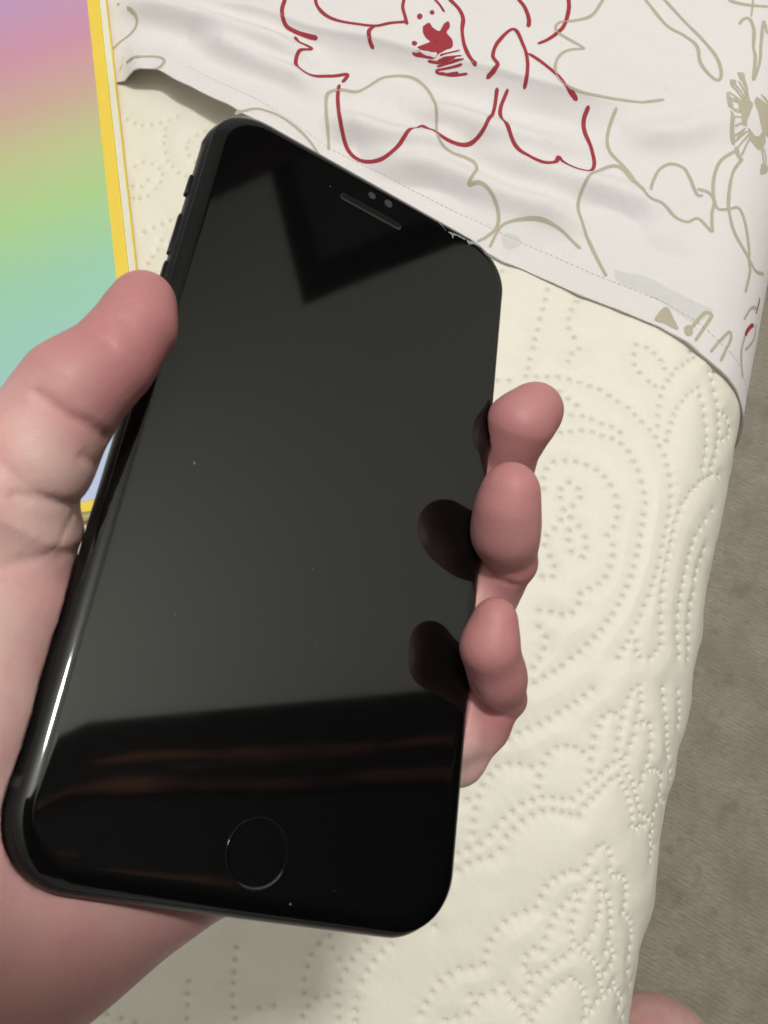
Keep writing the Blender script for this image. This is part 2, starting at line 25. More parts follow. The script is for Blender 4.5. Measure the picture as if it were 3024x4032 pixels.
CREASES = [[[-48.9,-9.9,10.2,-48.4,-10.2,10.4,-47.8,-10.5,10.5,-47.3,-10.8,10.6,-46.7,-11.0,10.6,-46.1,-11.2,10.6,-45.4,-11.4,10.6,-44.8,-11.5,10.6,-44.1,-11.6,10.4,-43.4,-11.6,10.2,-42.7,-11.6,10.1,-41.9,-11.5,9.8,-41.2,-11.4,9.5,-40.4,-11.4,9.0,-39.7,-11.2,8.3,-38.9,-11.0,7.5,-38.0,-10.6,6.2],0.85,0.8],[[-40.5,-15.1,7.2,-40.2,-15.1,7.0,-39.9,-15.0,6.6,-39.6,-15.0,6.3,-39.3,-15.0,6.0,-39.0,-14.8,5.6,-38.6,-14.7,5.1,-38.2,-14.5,4.5,-37.8,-14.1,3.5],0.5,0.7],[[-47.2,-23.2,5.5,-46.5,-23.1,5.4,-45.8,-22.9,5.3,-45.1,-22.7,5.1,-44.4,-22.4,5.0,-43.6,-22.3,4.7,-42.8,-22.0,4.4,-42.1,-21.8,4.0,-41.2,-21.5,3.4,-40.6,-21.1,3.0,-39.9,-20.8,2.4,-39.2,-20.2,1.4,-38.4,-19.4,-0.4],0.6,0.7],[[-39.3,-27.2,1.0,-39.3,-26.5,1.0,-39.2,-25.7,0.9,-39.1,-24.9,0.7,-39.0,-24.1,0.5,-38.9,-23.3,0.3,-38.7,-22.4,0.0,-38.6,-21.6,-0.1,-38.5,-20.7,-0.3],0.22,0.8],[[-44.9,-31.8,1.8,-44.3,-31.4,1.8,-43.7,-31.0,1.8,-43.1,-30.6,1.7,-42.5,-30.2,1.6,-41.7,-29.7,1.5,-40.9,-29.1,1.3,-40.1,-28.4,1.0,-39.3,-27.7,0.5,-38.6,-27.1,0.0,-37.8,-26.4,-0.5,-37.0,-25.5,-1.5,-36.1,-24.3,-3.5],0.25,0.9],[[-38.5,-27.8,-0.4,-38.0,-27.3,-0.8,-37.6,-26.9,-1.2,-37.2,-26.5,-1.8,-36.7,-25.9,-2.6,-36.3,-25.5,-3.3,-36.0,-25.0,-4.3,-35.5,-24.2,-6.1,-35.3,-24.1,-5.9],0.3,0.7],[[-44.9,1.0,12.3,-44.6,0.8,12.6,-44.3,0.7,12.6,-43.9,0.6,12.8,-43.6,0.5,12.9,-43.2,0.4,13.0,-42.9,0.2,13.1,-42.6,0.1,13.1,-42.2,0.0,13.1],0.28,0.7],[[-45.9,0.5,12.0,-45.5,0.8,12.1,-45.2,1.2,12.1,-44.9,1.6,12.2,-44.5,1.9,12.3],0.2,0.6],[[-42.4,7.5,12.9,-42.1,7.7,13.0,-41.8,7.8,13.1,-41.5,7.9,13.3,-41.2,8.1,13.4],0.2,0.6],[[-42.1,4.5,13.1,-41.9,4.5,13.2,-41.6,4.6,13.3,-41.4,4.7,13.3,-41.1,4.8,13.4],0.18,0.6],[[35.9,-2.5,-3.3,35.8,-3.4,-2.4,35.2,-4.7,-0.7,35.5,-5.3,-0.4,36.0,-5.8,-0.2,36.4,-6.2,0.0,36.9,-6.6,0.1,37.3,-7.1,0.3,37.8,-7.5,0.4,38.2,-7.7,0.6,38.6,-7.9,0.8,39.0,-8.1,1.0,39.5,-8.3,1.0,39.9,-8.4,1.3,40.4,-8.4,1.4,40.9,-8.5,1.5,41.5,-8.4,1.5],0.5,0.7],[[32.9,-29.6,2.0,33.3,-30.3,2.4,33.9,-30.9,2.4,34.7,-31.4,2.2,35.9,-31.8,1.5,36.5,-32.0,1.4,37.3,-32.1,0.9,38.7,-32.0,-0.4,39.2,-32.2,-0.5,39.7,-32.4,-0.4,40.1,-32.6,-0.3,40.5,-32.8,-0.2,40.9,-33.0,-0.1,41.5,-33.1,0.1,42.2,-33.3,0.2,42.9,-33.4,0.3,43.8,-33.4,0.1],0.5,0.7]]

# ------------------------------------------------------------------ camera
cam = bpy.data.cameras.new('camera'); camo = bpy.data.objects.new('camera', cam); COL.objects.link(camo)
camo.matrix_world = Matrix.Translation(Vector(CAM_T)*S) @ Matrix(CAM_R).to_4x4()
cam.sensor_fit = 'VERTICAL'; cam.sensor_height = 36; cam.sensor_width = 27; cam.lens = 3400/4032*36
cam.clip_start = 0.01; cam.clip_end = 50
cam.dof.use_dof = True; cam.dof.focus_distance = 0.25
cam.dof.aperture_fstop = cam.lens/0.55        # about 0.5 mm entrance pupil
scene.camera = camo
# ------------------------------------------------------------------ world, lamp, exposure
w = bpy.data.worlds.new('World'); scene.world = w; w.use_nodes = True
w.node_tree.nodes['Background'].inputs[0].default_value = (1.0, .985, .98, 1)
w.node_tree.nodes['Background'].inputs[1].default_value = 0.39
lamp = bpy.data.lights.new('ceiling_lamp', 'POINT'); lampo = bpy.data.objects.new('ceiling_lamp', lamp); COL.objects.link(lampo)
lampo.location = (0.12, 0.53, 2.18); lamp.energy = 76; lamp.shadow_soft_size = 0.085; lamp.color = (1.0, .982, .962)
vs = scene.view_settings; vs.view_transform = 'Standard'; vs.look = 'None'; vs.gamma = 1; vs.exposure = -0.30

# ------------------------------------------------------------------ helpers
def nodes(name):
    m = bpy.data.materials.new(name); m.use_nodes = True
    nt = m.node_tree; b = nt.nodes['Principled BSDF']
    return m, nt, b
def N(nt, typ, **kw):
    n = nt.nodes.new(typ)
    for k, v in kw.items():
        if k in n.inputs: n.inputs[k].default_value = v
        else: setattr(n, k, v)
    return n
def coords(nt, scale=(1, 1, 1), rot=(0, 0, 0)):
    tc = N(nt, 'ShaderNodeTexCoord'); mp = N(nt, 'ShaderNodeMapping')
    mp.inputs['Scale'].default_value = scale; mp.inputs['Rotation'].default_value = rot
    nt.links.new(tc.outputs['Object'], mp.inputs['Vector']); return mp.outputs['Vector']
def noise(nt, vec, scale, detail=2, rough=.5):
    n = N(nt, 'ShaderNodeTexNoise'); n.inputs['Scale'].default_value = scale
    n.inputs['Detail'].default_value = detail; n.inputs['Roughness'].default_value = rough
    nt.links.new(vec, n.inputs['Vector']); return n.outputs['Fac']
def ramp(nt, fac, stops):
    r = N(nt, 'ShaderNodeValToRGB'); e = r.color_ramp.elements
    while len(e) < len(stops): e.new(.5)
    for el, (p, c) in zip(e, stops): el.position = p; el.color = (*c, 1)
    nt.links.new(fac, r.inputs['Fac']); return r.outputs['Color']
def mix(nt, fac, a, b):
    m = N(nt, 'ShaderNodeMix', data_type='RGBA')
    for s, v in ((m.inputs[0], fac), (m.inputs[6], a), (m.inputs[7], b)):
        if isinstance(v, bpy.types.NodeSocket): nt.links.new(v, s)
        elif isinstance(v, (int, float)): s.default_value = v
        else: s.default_value = (*v, 1)
    return m.outputs[2]
def bump(nt, b, heights):
    prev = None
    for h, strength, dist in heights:
        bp = N(nt, 'ShaderNodeBump'); bp.inputs['Strength'].default_value = strength; bp.inputs['Distance'].default_value = dist
        nt.links.new(h, bp.inputs['Height'])
        if prev is not None: nt.links.new(prev, bp.inputs['Normal'])
        prev = bp.outputs['Normal']
    nt.links.new(prev, b.inputs['Normal'])
def setc(nt, b, c):
    if isinstance(c, bpy.types.NodeSocket): nt.links.new(c, b.inputs['Base Color'])
    else: b.inputs['Base Color'].default_value = (*c, 1)
def srgb(r, g, b):
    f = lambda v: (v/255/12.92 if v <= 10 else ((v/255+.055)/1.055)**2.4)
    return (f(r), f(g), f(b))

def mesh_obj(name, V, F, mat, parent=None, smooth=True):
    me = bpy.data.meshes.new(name)
    V = np.asarray(V, float)*S
    if isinstance(F, np.ndarray):
        k = F.shape[1]; me.vertices.add(len(V)); me.vertices.foreach_set('co', V.ravel())
        me.loops.add(F.size); me.loops.foreach_set('vertex_index', F.ravel().astype(np.int32))
        me.polygons.add(len(F)); me.polygons.foreach_set('loop_start', np.arange(0, F.size, k, dtype=np.int32))
        me.polygons.foreach_set('loop_total', np.full(len(F), k, np.int32)); me.update(calc_edges=True); me.validate()
    else:
        me.from_pydata([tuple(v) for v in V], [], F); me.validate(); me.update()
    if smooth: me.polygons.foreach_set('use_smooth', np.ones(len(me.polygons), bool))
    me.materials.append(mat)
    o = bpy.data.objects.new(name, me); COL.objects.link(o)
    if parent is not None: o.parent = parent
    return o
def bm_obj(name, bm, mat, parent=None, smooth=False):
    bmesh.ops.recalc_face_normals(bm, faces=bm.faces)
    me = bpy.data.meshes.new(name); bm.to_mesh(me); bm.free()
    for v in me.vertices: v.co *= S
    if smooth: me.polygons.foreach_set('use_smooth', np.ones(len(me.polygons), bool))
    me.materials.append(mat)
    o = bpy.data.objects.new(name, me); COL.objects.link(o)
    if parent is not None: o.parent = parent
    return o
def box(bm, x0, x1, y0, y1, z0, z1, bev=0, seg=2):
    r = bmesh.ops.create_cube(bm, size=1)
    for v in r['verts']:
        v.co = Vector((x0+(v.co.x+.5)*(x1-x0), y0+(v.co.y+.5)*(y1-y0), z0+(v.co.z+.5)*(z1-z0)))
    if bev:
        es = list({e for v in r['verts'] for e in v.link_edges})
        bmesh.ops.bevel(bm, geom=es, offset=bev, segments=seg, affect='EDGES', profile=.5)
def thing(name, label, cat, matrix=None):
    o = bpy.data.objects.new(name, None); COL.objects.link(o); o.empty_display_size = .02
    o['label'] = label; o['category'] = cat
    if matrix is not None: o.matrix_world = matrix
    return o
def pairs(a): return np.array(a, float).reshape(-1, 2)
def catmull(P, step=1.0):
    P = np.asarray(P, float)
    if len(P) < 3: 
        n = max(2, int(np.linalg.norm(P[1]-P[0])/step)+1); t = np.linspace(0, 1, n)[:, None]; return P[0]*(1-t)+P[1]*t
    Q = np.vstack([2*P[0]-P[1], P, 2*P[-1]-P[-2]]); out = []
    for i in range(1, len(Q)-2):
        p0, p1, p2, p3 = Q[i-1:i+3]; n = max(2, int(np.linalg.norm(p2-p1)/step)+1)
        t = np.linspace(0, 1, n, endpoint=False)[:, None]
        out.append(.5*((2*p1)+(-p0+p2)*t+(2*p0-5*p1+4*p2-p3)*t*t+(-p0+3*p1-3*p2+p3)*t**3))
    return np.vstack(out+[P[-1:]])
def vnoise(x, y, seed, scale):
    """smooth value noise on arrays"""
    r = np.random.default_rng(seed); T = r.uniform(-1, 1, (64, 64))
    x = np.asarray(x)/scale+17.3; y = np.asarray(y)/scale+9.1
    xi = np.floor(x).astype(int); yi = np.floor(y).astype(int); fx = x-xi; fy = y-yi
    fx = fx*fx*(3-2*fx); fy = fy*fy*(3-2*fy); g = lambda a, b: T[a % 64, b % 64]
    return (g(xi, yi)*(1-fx)+g(xi+1, yi)*fx)*(1-fy)+(g(xi, yi+1)*(1-fx)+g(xi+1, yi+1)*fx)*fy
def seg_dist(P, L):
    """distance of points P (n,2) to polyline L, and signed side (+ left of travel)"""
    best = np.full(len(P), 1e9); side = np.zeros(len(P)); along = np.zeros(len(P)); s0 = 0.
    for a, b in zip(L[:-1], L[1:]):
        d = b-a; l2 = d@d; t = np.clip(((P-a)@d)/l2, 0, 1); q = a+t[:, None]*d; e = P-q
        ds = np.hypot(e[:, 0], e[:, 1]); m = ds < best
        best[m] = ds[m]; side[m] = np.sign(d[0]*e[m, 1]-d[1]*e[m, 0]); along[m] = s0+t[m]*np.sqrt(l2); s0 += np.sqrt(l2)
    return best, side, along/s0
def grid_faces(nu, nv):
    i = np.arange(nu*nv).reshape(nu, nv)
    return np.stack([i[:-1, :-1], i[1:, :-1], i[1:, 1:], i[:-1, 1:]], -1).reshape(-1, 4)

# ------------------------------------------------------------------ the room behind the viewer (seen in the black glass)
BED_Z = 450.
AZ = math.radians(0); WALL_D = 1050.
WM = Matrix.Translation(Vector((-28+WALL_D*math.cos(AZ), 41+WALL_D*math.sin(AZ), 0))*S) @ Matrix.Rotation(AZ+math.pi/2, 4, 'Z')   # x along the wall, y into the room
m_wall, nt, b = nodes('painted_wall'); v = coords(nt)
setc(nt, b, mix(nt, noise(nt, v, 1.2, 3), (.74, .75, .68), (.79, .80, .73))); b.inputs['Roughness'].default_value = .9
bump(nt, b, [(noise(nt, v, 60, 3), .15, .002)])
bm = bmesh.new(); box(bm, -1500, 4600, -120, 0, 0, 2700); wall = bm_obj('wall', bm, m_wall); wall['kind'] = 'structure'; wall.matrix_world = WM
bm = bmesh.new(); box(bm, -1500, 4600, 0, 3000, 2700, 2780); ceil = bm_obj('ceiling', bm, m_wall); ceil['kind'] = 'structure'; ceil.matrix_world = WM
# dark wooden wardrobe with lighter trim
m_wood, nt, b = nodes('dark_wood'); v = coords(nt, (1, 1, .12))
setc(nt, b, ramp(nt, noise(nt, v, 6, 4, .6), [(.4, (.0035, .003, .003)), (.75, (.008, .005, .004))])); b.inputs['Roughness'].default_value = .6; b.inputs['Specular IOR Level'].default_value = .15
m_trim, nt, b = nodes('red_brown_trim'); v = coords(nt, (1, 1, .35))
setc(nt, b, ramp(nt, noise(nt, v, 9, 4, .6), [(.35, (.02, .007, .005)), (.5, (.20, .075, .045)), (.70, (.36, .15, .08))])); b.inputs['Roughness'].default_value = .6; b.inputs['Specular IOR Level'].default_value = .2
wr = thing('wardrobe', 'dark wooden wardrobe with red brown trim mirrored at the bottom of the black screen', 'wardrobe', WM @ Matrix.Translation((-.035, 0, 0)) @ Matrix.Rotation(.074, 4, 'Y'))
bm = bmesh.new(); box(bm, -1400, 432, 4, 60, -60, 2900, 3); bm_obj('carcass', bm, m_wood, wr)
for x0, x1 in ((-1380, -620), (-610, 270), (305, 422)):
    bm = bmesh.new(); box(bm, x0, x1, 60.5, 78, 40, 2850, 3); bm_obj('door', bm, m_wood, wr)
def wavy(x, w_, z0, z1, seed):
    """a strip of worn trim whose edges wander a little"""
    bm = bmesh.new(); zs = np.arange(z0, z1, 25.); L_ = []
    for z in zs:
        t = (z-z0)/(z1-z0); ww = w_*(.25+.75*math.sin(math.pi*min(1, .12+t*.8)))*(1+.35*vnoise(z, 0., seed, 130.)); c_ = x+7*vnoise(z, 1., seed+3, 240.)+3*vnoise(z, 2., seed+5, 60.)
        L_.append([bm.verts.new(p) for p in ((c_-ww/2, 79, z), (c_-ww/4, 84, z), (c_+ww/4, 84, z), (c_+ww/2, 79, z))])
    for a_, b_ in zip(L_[:-1], L_[1:]):
        for k in range(3): bm.faces.new((a_[k], a_[k+1], b_[k+1], b_[k]))
    return bm
for k, (x, w_, z0, z1) in enumerate(((342, 22, 1180, 1760), (336, 12, 950, 1190), (294, 26, 600, 2300), (318, 7, 1350, 1600), (182, 18, 1720, 2300), (148, 18, 1330, 1690))):
    bm_obj('trim', wavy(x, w_, z0, z1, 40+k*7), m_trim, wr)
m_frame, nt, b = nodes('black_frame'); v = coords(nt)
setc(nt, b, mix(nt, noise(nt, v, 8, 3), (.003, .003, .003), (.006, .005, .005))); b.inputs['Roughness'].default_value = .7; b.inputs['Specular IOR Level'].default_value = .1
m_night, nt, b = nodes('night_glass'); v = coords(nt)
setc(nt, b, mix(nt, noise(nt, v, 2, 2), (.07, .07, .068), (.09, .09, .088))); b.inputs['Roughness'].default_value = .6; b.inputs['Specular IOR Level'].default_value = .1
dw = thing('dark_window', 'black framed night window mirrored as a dark corner at the top of the screen', 'window', WM)
def bar(x0, x1, zl, zr, th, y0, y1, th2=None):
    bm = bmesh.new(); q = [bm.verts.new((x, y, z)) for y in (y0, y1) for x, z in ((x0, zl), (x1, zr), (x1, zr+(th2 or th)), (x0, zl+th))]
    for f in ((0, 1, 2, 3), (4, 5, 6, 7), (0, 1, 5, 4), (1, 2, 6, 5), (2, 3, 7, 6), (3, 0, 4, 7)): bm.faces.new([q[k] for k in f])
    return bm
bm_obj('pane', bar(1740, 3400, 500, 500, 940, 1, 3, 1385), m_night, dw)
bm_obj('head', bar(1655, 3400, 1392, 1862, 76, 4, 9), m_frame, dw)
bm_obj('jamb', bar(1660, 1814, 420, 420, 1030, 3.5, 8.4), m_frame, dw)
m_curt, nt, b = nodes('dark_red_curtain'); setc(nt, b, mix(nt, noise(nt, coords(nt), 5, 2), (.015, .004, .004), (.03, .008, .008))); b.inputs['Roughness'].default_value = .9
n_ = 90; xs_ = np.linspace(2445, 3600, n_); Vc = [(x, 22+9*math.sin(x*.11)+4*math.sin(x*.29), z) for x in xs_ for z in (150, 2500)]
cu = mesh_obj('curtain', Vc, [(2*k, 2*k+1, 2*k+3, 2*k+2) for k in range(n_-1)], m_curt); cu.matrix_world = WM
cu.modifiers.new('thick', 'SOLIDIFY').thickness = .003
cu['label'] = 'dark red curtain mirrored in the top left corner of the screen'; cu['category'] = 'curtain'
# the phone that takes the picture: it shades the wrist
m_cp, nt, b = nodes('dark_case'); setc(nt, b, (.02, .02, .022)); b.inputs['Roughness'].default_value = .5
bm = bmesh.new(); box(bm, -62, 14, -124, 26, 6, 14, 3.5, 4)
cp = bm_obj('camera_phone', bm, m_cp, None, True); cp.matrix_world = camo.matrix_world
cp['label'] = 'dark phone held above the bed to take the picture, shading the wrist'; cp['category'] = 'phone'

# ------------------------------------------------------------------ floor
m_floor, nt, b = nodes('woven_floor'); v = coords(nt)
big = noise(nt, v, 16, 6, .68); small = noise(nt, coords(nt, (1, 3, 1)), 120, 3, .65); spots = noise(nt, v, 46, 5, .62)
c = ramp(nt, big, [(.3, srgb(146, 139, 128)), (.55, srgb(171, 163, 151)), (.75, srgb(186, 177, 163))])
c = mix(nt, ramp(nt, spots, [(.55, (0, 0, 0)), (.74, (.75, .75, .75))]), c, srgb(120, 113, 106))
c = mix(nt, ramp(nt, small, [(.35, (.55, .55, .55)), (.65, (0, 0, 0))]), c, srgb(140, 134, 114))
wv = N(nt, 'ShaderNodeTexWave', bands_direction='Y'); wv.inputs['Scale'].default_value = 85; wv.inputs['Distortion'].default_value = 3; wv.inputs['Detail'].default_value = 4; wv.inputs['Detail Scale'].default_value = 6; wv.inputs['Detail Roughness'].default_value = .8
nt.links.new(coords(nt, (1, 1, 1), (0, 0, .25)), wv.inputs['Vector'])
c = mix(nt, ramp(nt, wv.outputs['Fac'], [(.1, (.2, .2, .2)), (.6, (0, 0, 0))]), c, srgb(124, 118, 106))
setc(nt, b, c); b.inputs['Roughness'].default_value = .95
bump(nt, b, [(wv.outputs['Fac'], .2, .0015), (small, .6, .003)])
bm = bmesh.new(); box(bm, -2500, 3700, -2300, 1500, -40, 0); fl = bm_obj('floor', bm, m_floor); fl['kind'] = 'structure'

# ------------------------------------------------------------------ mattress with quilted cover
XC, RR = 69.5, 40.
def base(u, v, off=0.):
    """mattress surface: flat top, round edge, straight side.  returns points and normals (mm)"""
    u = np.asarray(u, float); v = np.asarray(v, float); off = np.broadcast_to(off, u.shape)
    a = np.clip((u-XC)/RR, 0, math.pi/2); down = np.maximum(u-XC-RR*math.pi/2, 0)
    nx, nz = np.sin(a), np.cos(a)
    x = np.where(u < XC, u, XC+RR*nx)+nx*off; z = np.where(u < XC, 0, -RR+RR*nz)-down+nz*off
    return np.stack([x, v, z+BED_Z], -1)
def lines(lo, f0, f1, hi, fine, grow):
    r = [np.arange(f0, f1+1e-6, fine)]; s = fine; x = f1; t = []
    while x < hi: s = min(s*grow, 40); x += s; t.append(min(x, hi))
    r.append(np.array(t)); s = fine; x = f0; t = []
    while x > lo: s = min(s*grow, 40); x -= s; t.append(max(x, lo))
    return np.unique(np.concatenate([np.array(t)]+r))
D = pairs(DOTS)
# rows that carry on where hand, phone and book hide the cover: rings round the same flower
ex = []
for cxy, r in (((-60, 60), 26), ((-60, 60), 44), ((-60, 60), 62), ((-125, -20), 30), ((-125, -20), 46), ((-10, 170), 20), ((-190, 90), 40), ((-190, 90), 60), ((-40, -190), 50), ((60, -200), 40), ((-40, -190), 80)):
    n = int(2*math.pi*r/4.8)
    for k in range(n):
        t = 2*math.pi*k/n; rr = r*(1+.13*math.cos(5*t)); ex.append((cxy[0]+rr*math.cos(t), cxy[1]+rr*math.sin(t)))
ex = np.array(ex)
dd = np.min(np.hypot(ex[:, None, 0]-D[None, :, 0], ex[:, None, 1]-D[None, :, 1]), 1)
def hidden(p):   # the patch of cover under phone and hand, and what lies out of view
    x, y = p.T
    return ((y < -100) | (x < -135) | ((x < -5) & (y < 150) & (y > -30) & (x > -150)))
D_ALL = np.vstack([D, ex[(dd > 9) & hidden(ex)]])
us = lines(-1000, -232, XC+RR*math.pi/2+6, XC+RR*math.pi/2+300, .6, 1.25); vs_ = lines(-900, -138, 285, 1100, .6, 1.25)
U, Vv = np.meshgrid(us, vs_, indexing='ij'); P = np.stack([U.ravel(), Vv.ravel()], 1)
d = np.full(len(P), 99.); iu = np.arange(len(us)); 
Dg = d.reshape(U.shape)
for q in D_ALL:
    i0, i1 = np.searchsorted(us, [q[0]-11, q[0]+11]); j0, j1 = np.searchsorted(vs_, [q[1]-11, q[1]+11])
    sub = Dg[i0:i1, j0:j1]
    if sub.size: np.minimum(sub, np.hypot(us[i0:i1, None]-q[0], vs_[None, j0:j1]-q[1]), out=sub)
h = -.42*np.exp(-(Dg/1.6)**2)-1.0*np.exp(-(Dg/.76)**4)-.75*np.exp(-(Dg/5.)**2)+.22*vnoise(U, Vv, 8, 7.)
h += .8*vnoise(U, Vv, 1, 38.)+.35*vnoise(U, Vv, 2, 14.)
edge = np.clip((U-XC-20)/40, 0, 1)
h += edge*(1.8*vnoise(U*.3, Vv, 3, 26.)+.9*vnoise(U*.5, Vv, 5, 11.))
MB = base(U, Vv, h)
m_bed, nt, b = nodes('cream_satin_quilt'); v = coords(nt)
wl = N(nt, 'ShaderNodeAttribute'); wl.attribute_name = 'weld'
c = mix(nt, noise(nt, v, 14, 2), (.79, .755, .645), (.82, .785, .69))
c = mix(nt, ramp(nt, noise(nt, v, 900, 3, .7), [(.3, (.16, .16, .16)), (.55, (0, 0, 0))]), c, (.62, .58, .48))
setc(nt, b, mix(nt, wl.outputs['Fac'], c, (.50, .475, .41)))
b.inputs['Roughness'].default_value = .48; b.inputs['Specular IOR Level'].default_value = .35
b.inputs['Sheen Weight'].default_value = .15; b.inputs['Sheen Roughness'].default_value = .4
bump(nt, b, [(noise(nt, coords(nt, (1, 1, 1)), 900, 2, .6), .12, .0006), (noise(nt, coords(nt, (1, .35, 1)), 260, 2, .6), .08, .0012)])
bed = mesh_obj('mattress', MB.reshape(-1, 3), grid_faces(*U.shape), m_bed)
wa = bed.data.attributes.new('weld', 'FLOAT', 'POINT'); wa.data.foreach_set('value', (.34*np.exp(-(Dg/.85)**4)).ravel().astype(np.float32))
bed['label'] = 'cream quilted mattress with dotted flower stitching under the hand'; bed['category'] = 'mattress'

# ------------------------------------------------------------------ bed sheet with line-drawn flowers
HU = pairs(HEM); HU = HU[np.argsort(HU[:, 0])]
FL = {k: catmull(pairs(a), 6.) for k, a in FOLD.items()}
def hem_v(u):
    u = np.asarray(u, float)
    s0 = (HU[1, 1]-HU[0, 1])/(HU[1, 0]-HU[0, 0]); s1 = (HU[-1, 1]-HU[-3, 1])/(HU[-1, 0]-HU[-3, 0])
    r = np.interp(u, HU[:, 0], HU[:, 1])
    r = np.where(u < HU[0, 0], HU[0, 1]+(u-HU[0, 0])*s0*.3, r); return np.where(u > HU[-1, 0], HU[-1, 1]+(u-HU[-1, 0])*s1, r)
def sheet_h(u, v):
    u = np.asarray(u, float); v = np.asarray(v, float); shp = u.shape; Pn = np.stack([u.ravel(), v.ravel()], 1)
    h = np.full(len(Pn), 1.2)
    fade = np.clip((XC+20-Pn[:, 0])/60, .12, 1)
    ds, sd, al = seg_dist(Pn, FL['pleat']); sdv = ds*sd            # + = the upper side
    env = np.clip(np.minimum(al*6, (1-al)*5), 0, 1)
    up = 1/(1+np.exp(-np.clip(sdv/.35, -40, 40)))
    dn = np.clip(-sdv/14., 0, 1); h += np.maximum(fade, .35)*env*(up*8.0*np.exp(-np.maximum(sdv, 0)/40.)+(1-up)*6.8*(1-dn)**1.7)
    for k, amp, wd in (('roll1', 11.0, 7.), ('roll2', 10.0, 7.), ('roll3', 9.0, 7.), ('roll4', 9.5, 8.), ('roll5', 8., 8.), ('roll6', 8., 8.), ('roll7', 7., 8.)):
        ds, sd, al = seg_dist(Pn, FL[k]); env = np.clip(np.minimum(al*4, (1-al)*4), 0, 1)
        h += fade*amp*env*np.exp(-(ds/wd)**2)
    e = Pn[:, 1]-hem_v(Pn[:, 0])                                    # distance from the hem
    lift = np.clip((-95-Pn[:, 0])/70, 0, 1); lift = lift*lift*(3-2*lift)
    h += 13.*lift*np.exp(-(e/26.)**2)
    h += .9*np.exp(-(e/1.2)**2)+.7*np.exp(-(e/9.)**2)*vnoise(Pn[:, 0], Pn[:, 1]*.15, 21, 8.)-.25*np.exp(-((e-13.)/1.)**2)*(Pn[:, 0] > -150)
    h += fade*(1.5*vnoise(Pn[:, 0]*.28+Pn[:, 1]*.12, Pn[:, 1], 14, 13.)+2.0*vnoise(Pn[:, 0], Pn[:, 1], 11, 34.)+.8*vnoise(Pn[:, 0]*.7, Pn[:, 1]*1.2, 12, 13.))
    h = np.maximum(h, 1.2)                                          # the sheet runs on under the notebook
    bx = .9*Pn[:, 0]+.435*Pn[:, 1]; by = -.435*Pn[:, 0]+.9*Pn[:, 1]; k = np.clip(np.maximum((bx+91.0)/14, (118-by)/14), 0, 1); k = k*k*(3-2*k)
    return (.8+(h-.8)*k).reshape(shp)
def sheet(u, v, off=0.): return base(u, v, sheet_h(u, v)+off)
su = lines(-600, -215, XC+RR*math.pi/2+10, XC+RR*math.pi/2+230, .95, 1.25)
tv = np.concatenate([np.arange(0, 4, .5), np.arange(4, 250, 1.05), np.arange(250, 700, 25)])
SU, TV = np.meshgrid(su, tv, indexing='ij'); SV = hem_v(SU)+TV
SV[:, 0] += .35*vnoise(SU[:, 0], 0*SU[:, 0], 31, 9.)
top = sheet(SU, SV); F = grid_faces(*SU.shape)
n0 = len(tv); lip = top[:, 0].copy(); lip[:, 2] -= np.where(su < -110, .9, 1.7); lip[:, 1] += .15; lip2 = base(SU[:, 6], SV[:, 6], np.where(SU[:, 0] < -110, np.maximum(sheet_h(SU[:, 0], SV[:, 0])-1.1, .9), .2))
Vs = np.vstack([top.reshape(-1, 3), lip, lip2]); nt0 = top.shape[0]*n0; i = np.arange(len(su)-1)
F = np.vstack([F, np.stack([i*n0, nt0+i, nt0+i+1, (i+1)*n0], 1)[:, ::-1], np.stack([nt0+i, nt0+len(su)+i, nt0+len(su)+i+1, nt0+i+1], 1)[:, ::-1]])
m_sheet, nt, b = nodes('white_cotton'); v = coords(nt)
c = mix(nt, noise(nt, v, 20, 3), (.75, .715, .71), (.79, .76, .755))
setc(nt, b, mix(nt, ramp(nt, noise(nt, v, 1100, 3, .7), [(.3, (.22, .22, .22)), (.55, (0, 0, 0))]), c, (.60, .57, .56)))
b.inputs['Roughness'].default_value = .8; b.inputs['Sheen Weight'].default_value = .1
wv = N(nt, 'ShaderNodeTexWave'); wv.inputs['Scale'].default_value = 520; nt.links.new(coords(nt), wv.inputs['Vector'])
bump(nt, b, [(wv.outputs['Fac'], .06, .0004), (noise(nt, v, 700, 3, .6), .16, .0005), (noise(nt, coords(nt, (1, 1, 1), (0, 0, .5)), 90, 3, .55), .10, .003)])
sh = mesh_obj('bed_sheet', Vs, F, m_sheet)
sh['label'] = 'white cotton sheet printed with red and tan flower outlines over the mattress'; sh['category'] = 'bed sheet'
m_red, nt, b = nodes('red_print'); v = coords(nt)
setc(nt, b, mix(nt, noise(nt, v, 400, 2), (.31, .022, .038), (.37, .035, .052))); b.inputs['Roughness'].default_value = .8
m_tan, nt, b = nodes('tan_print'); v = coords(nt)
setc(nt, b, mix(nt, noise(nt, v, 400, 2), (.44, .395, .30), (.50, .455, .36))); b.inputs['Roughness'].default_value = .8
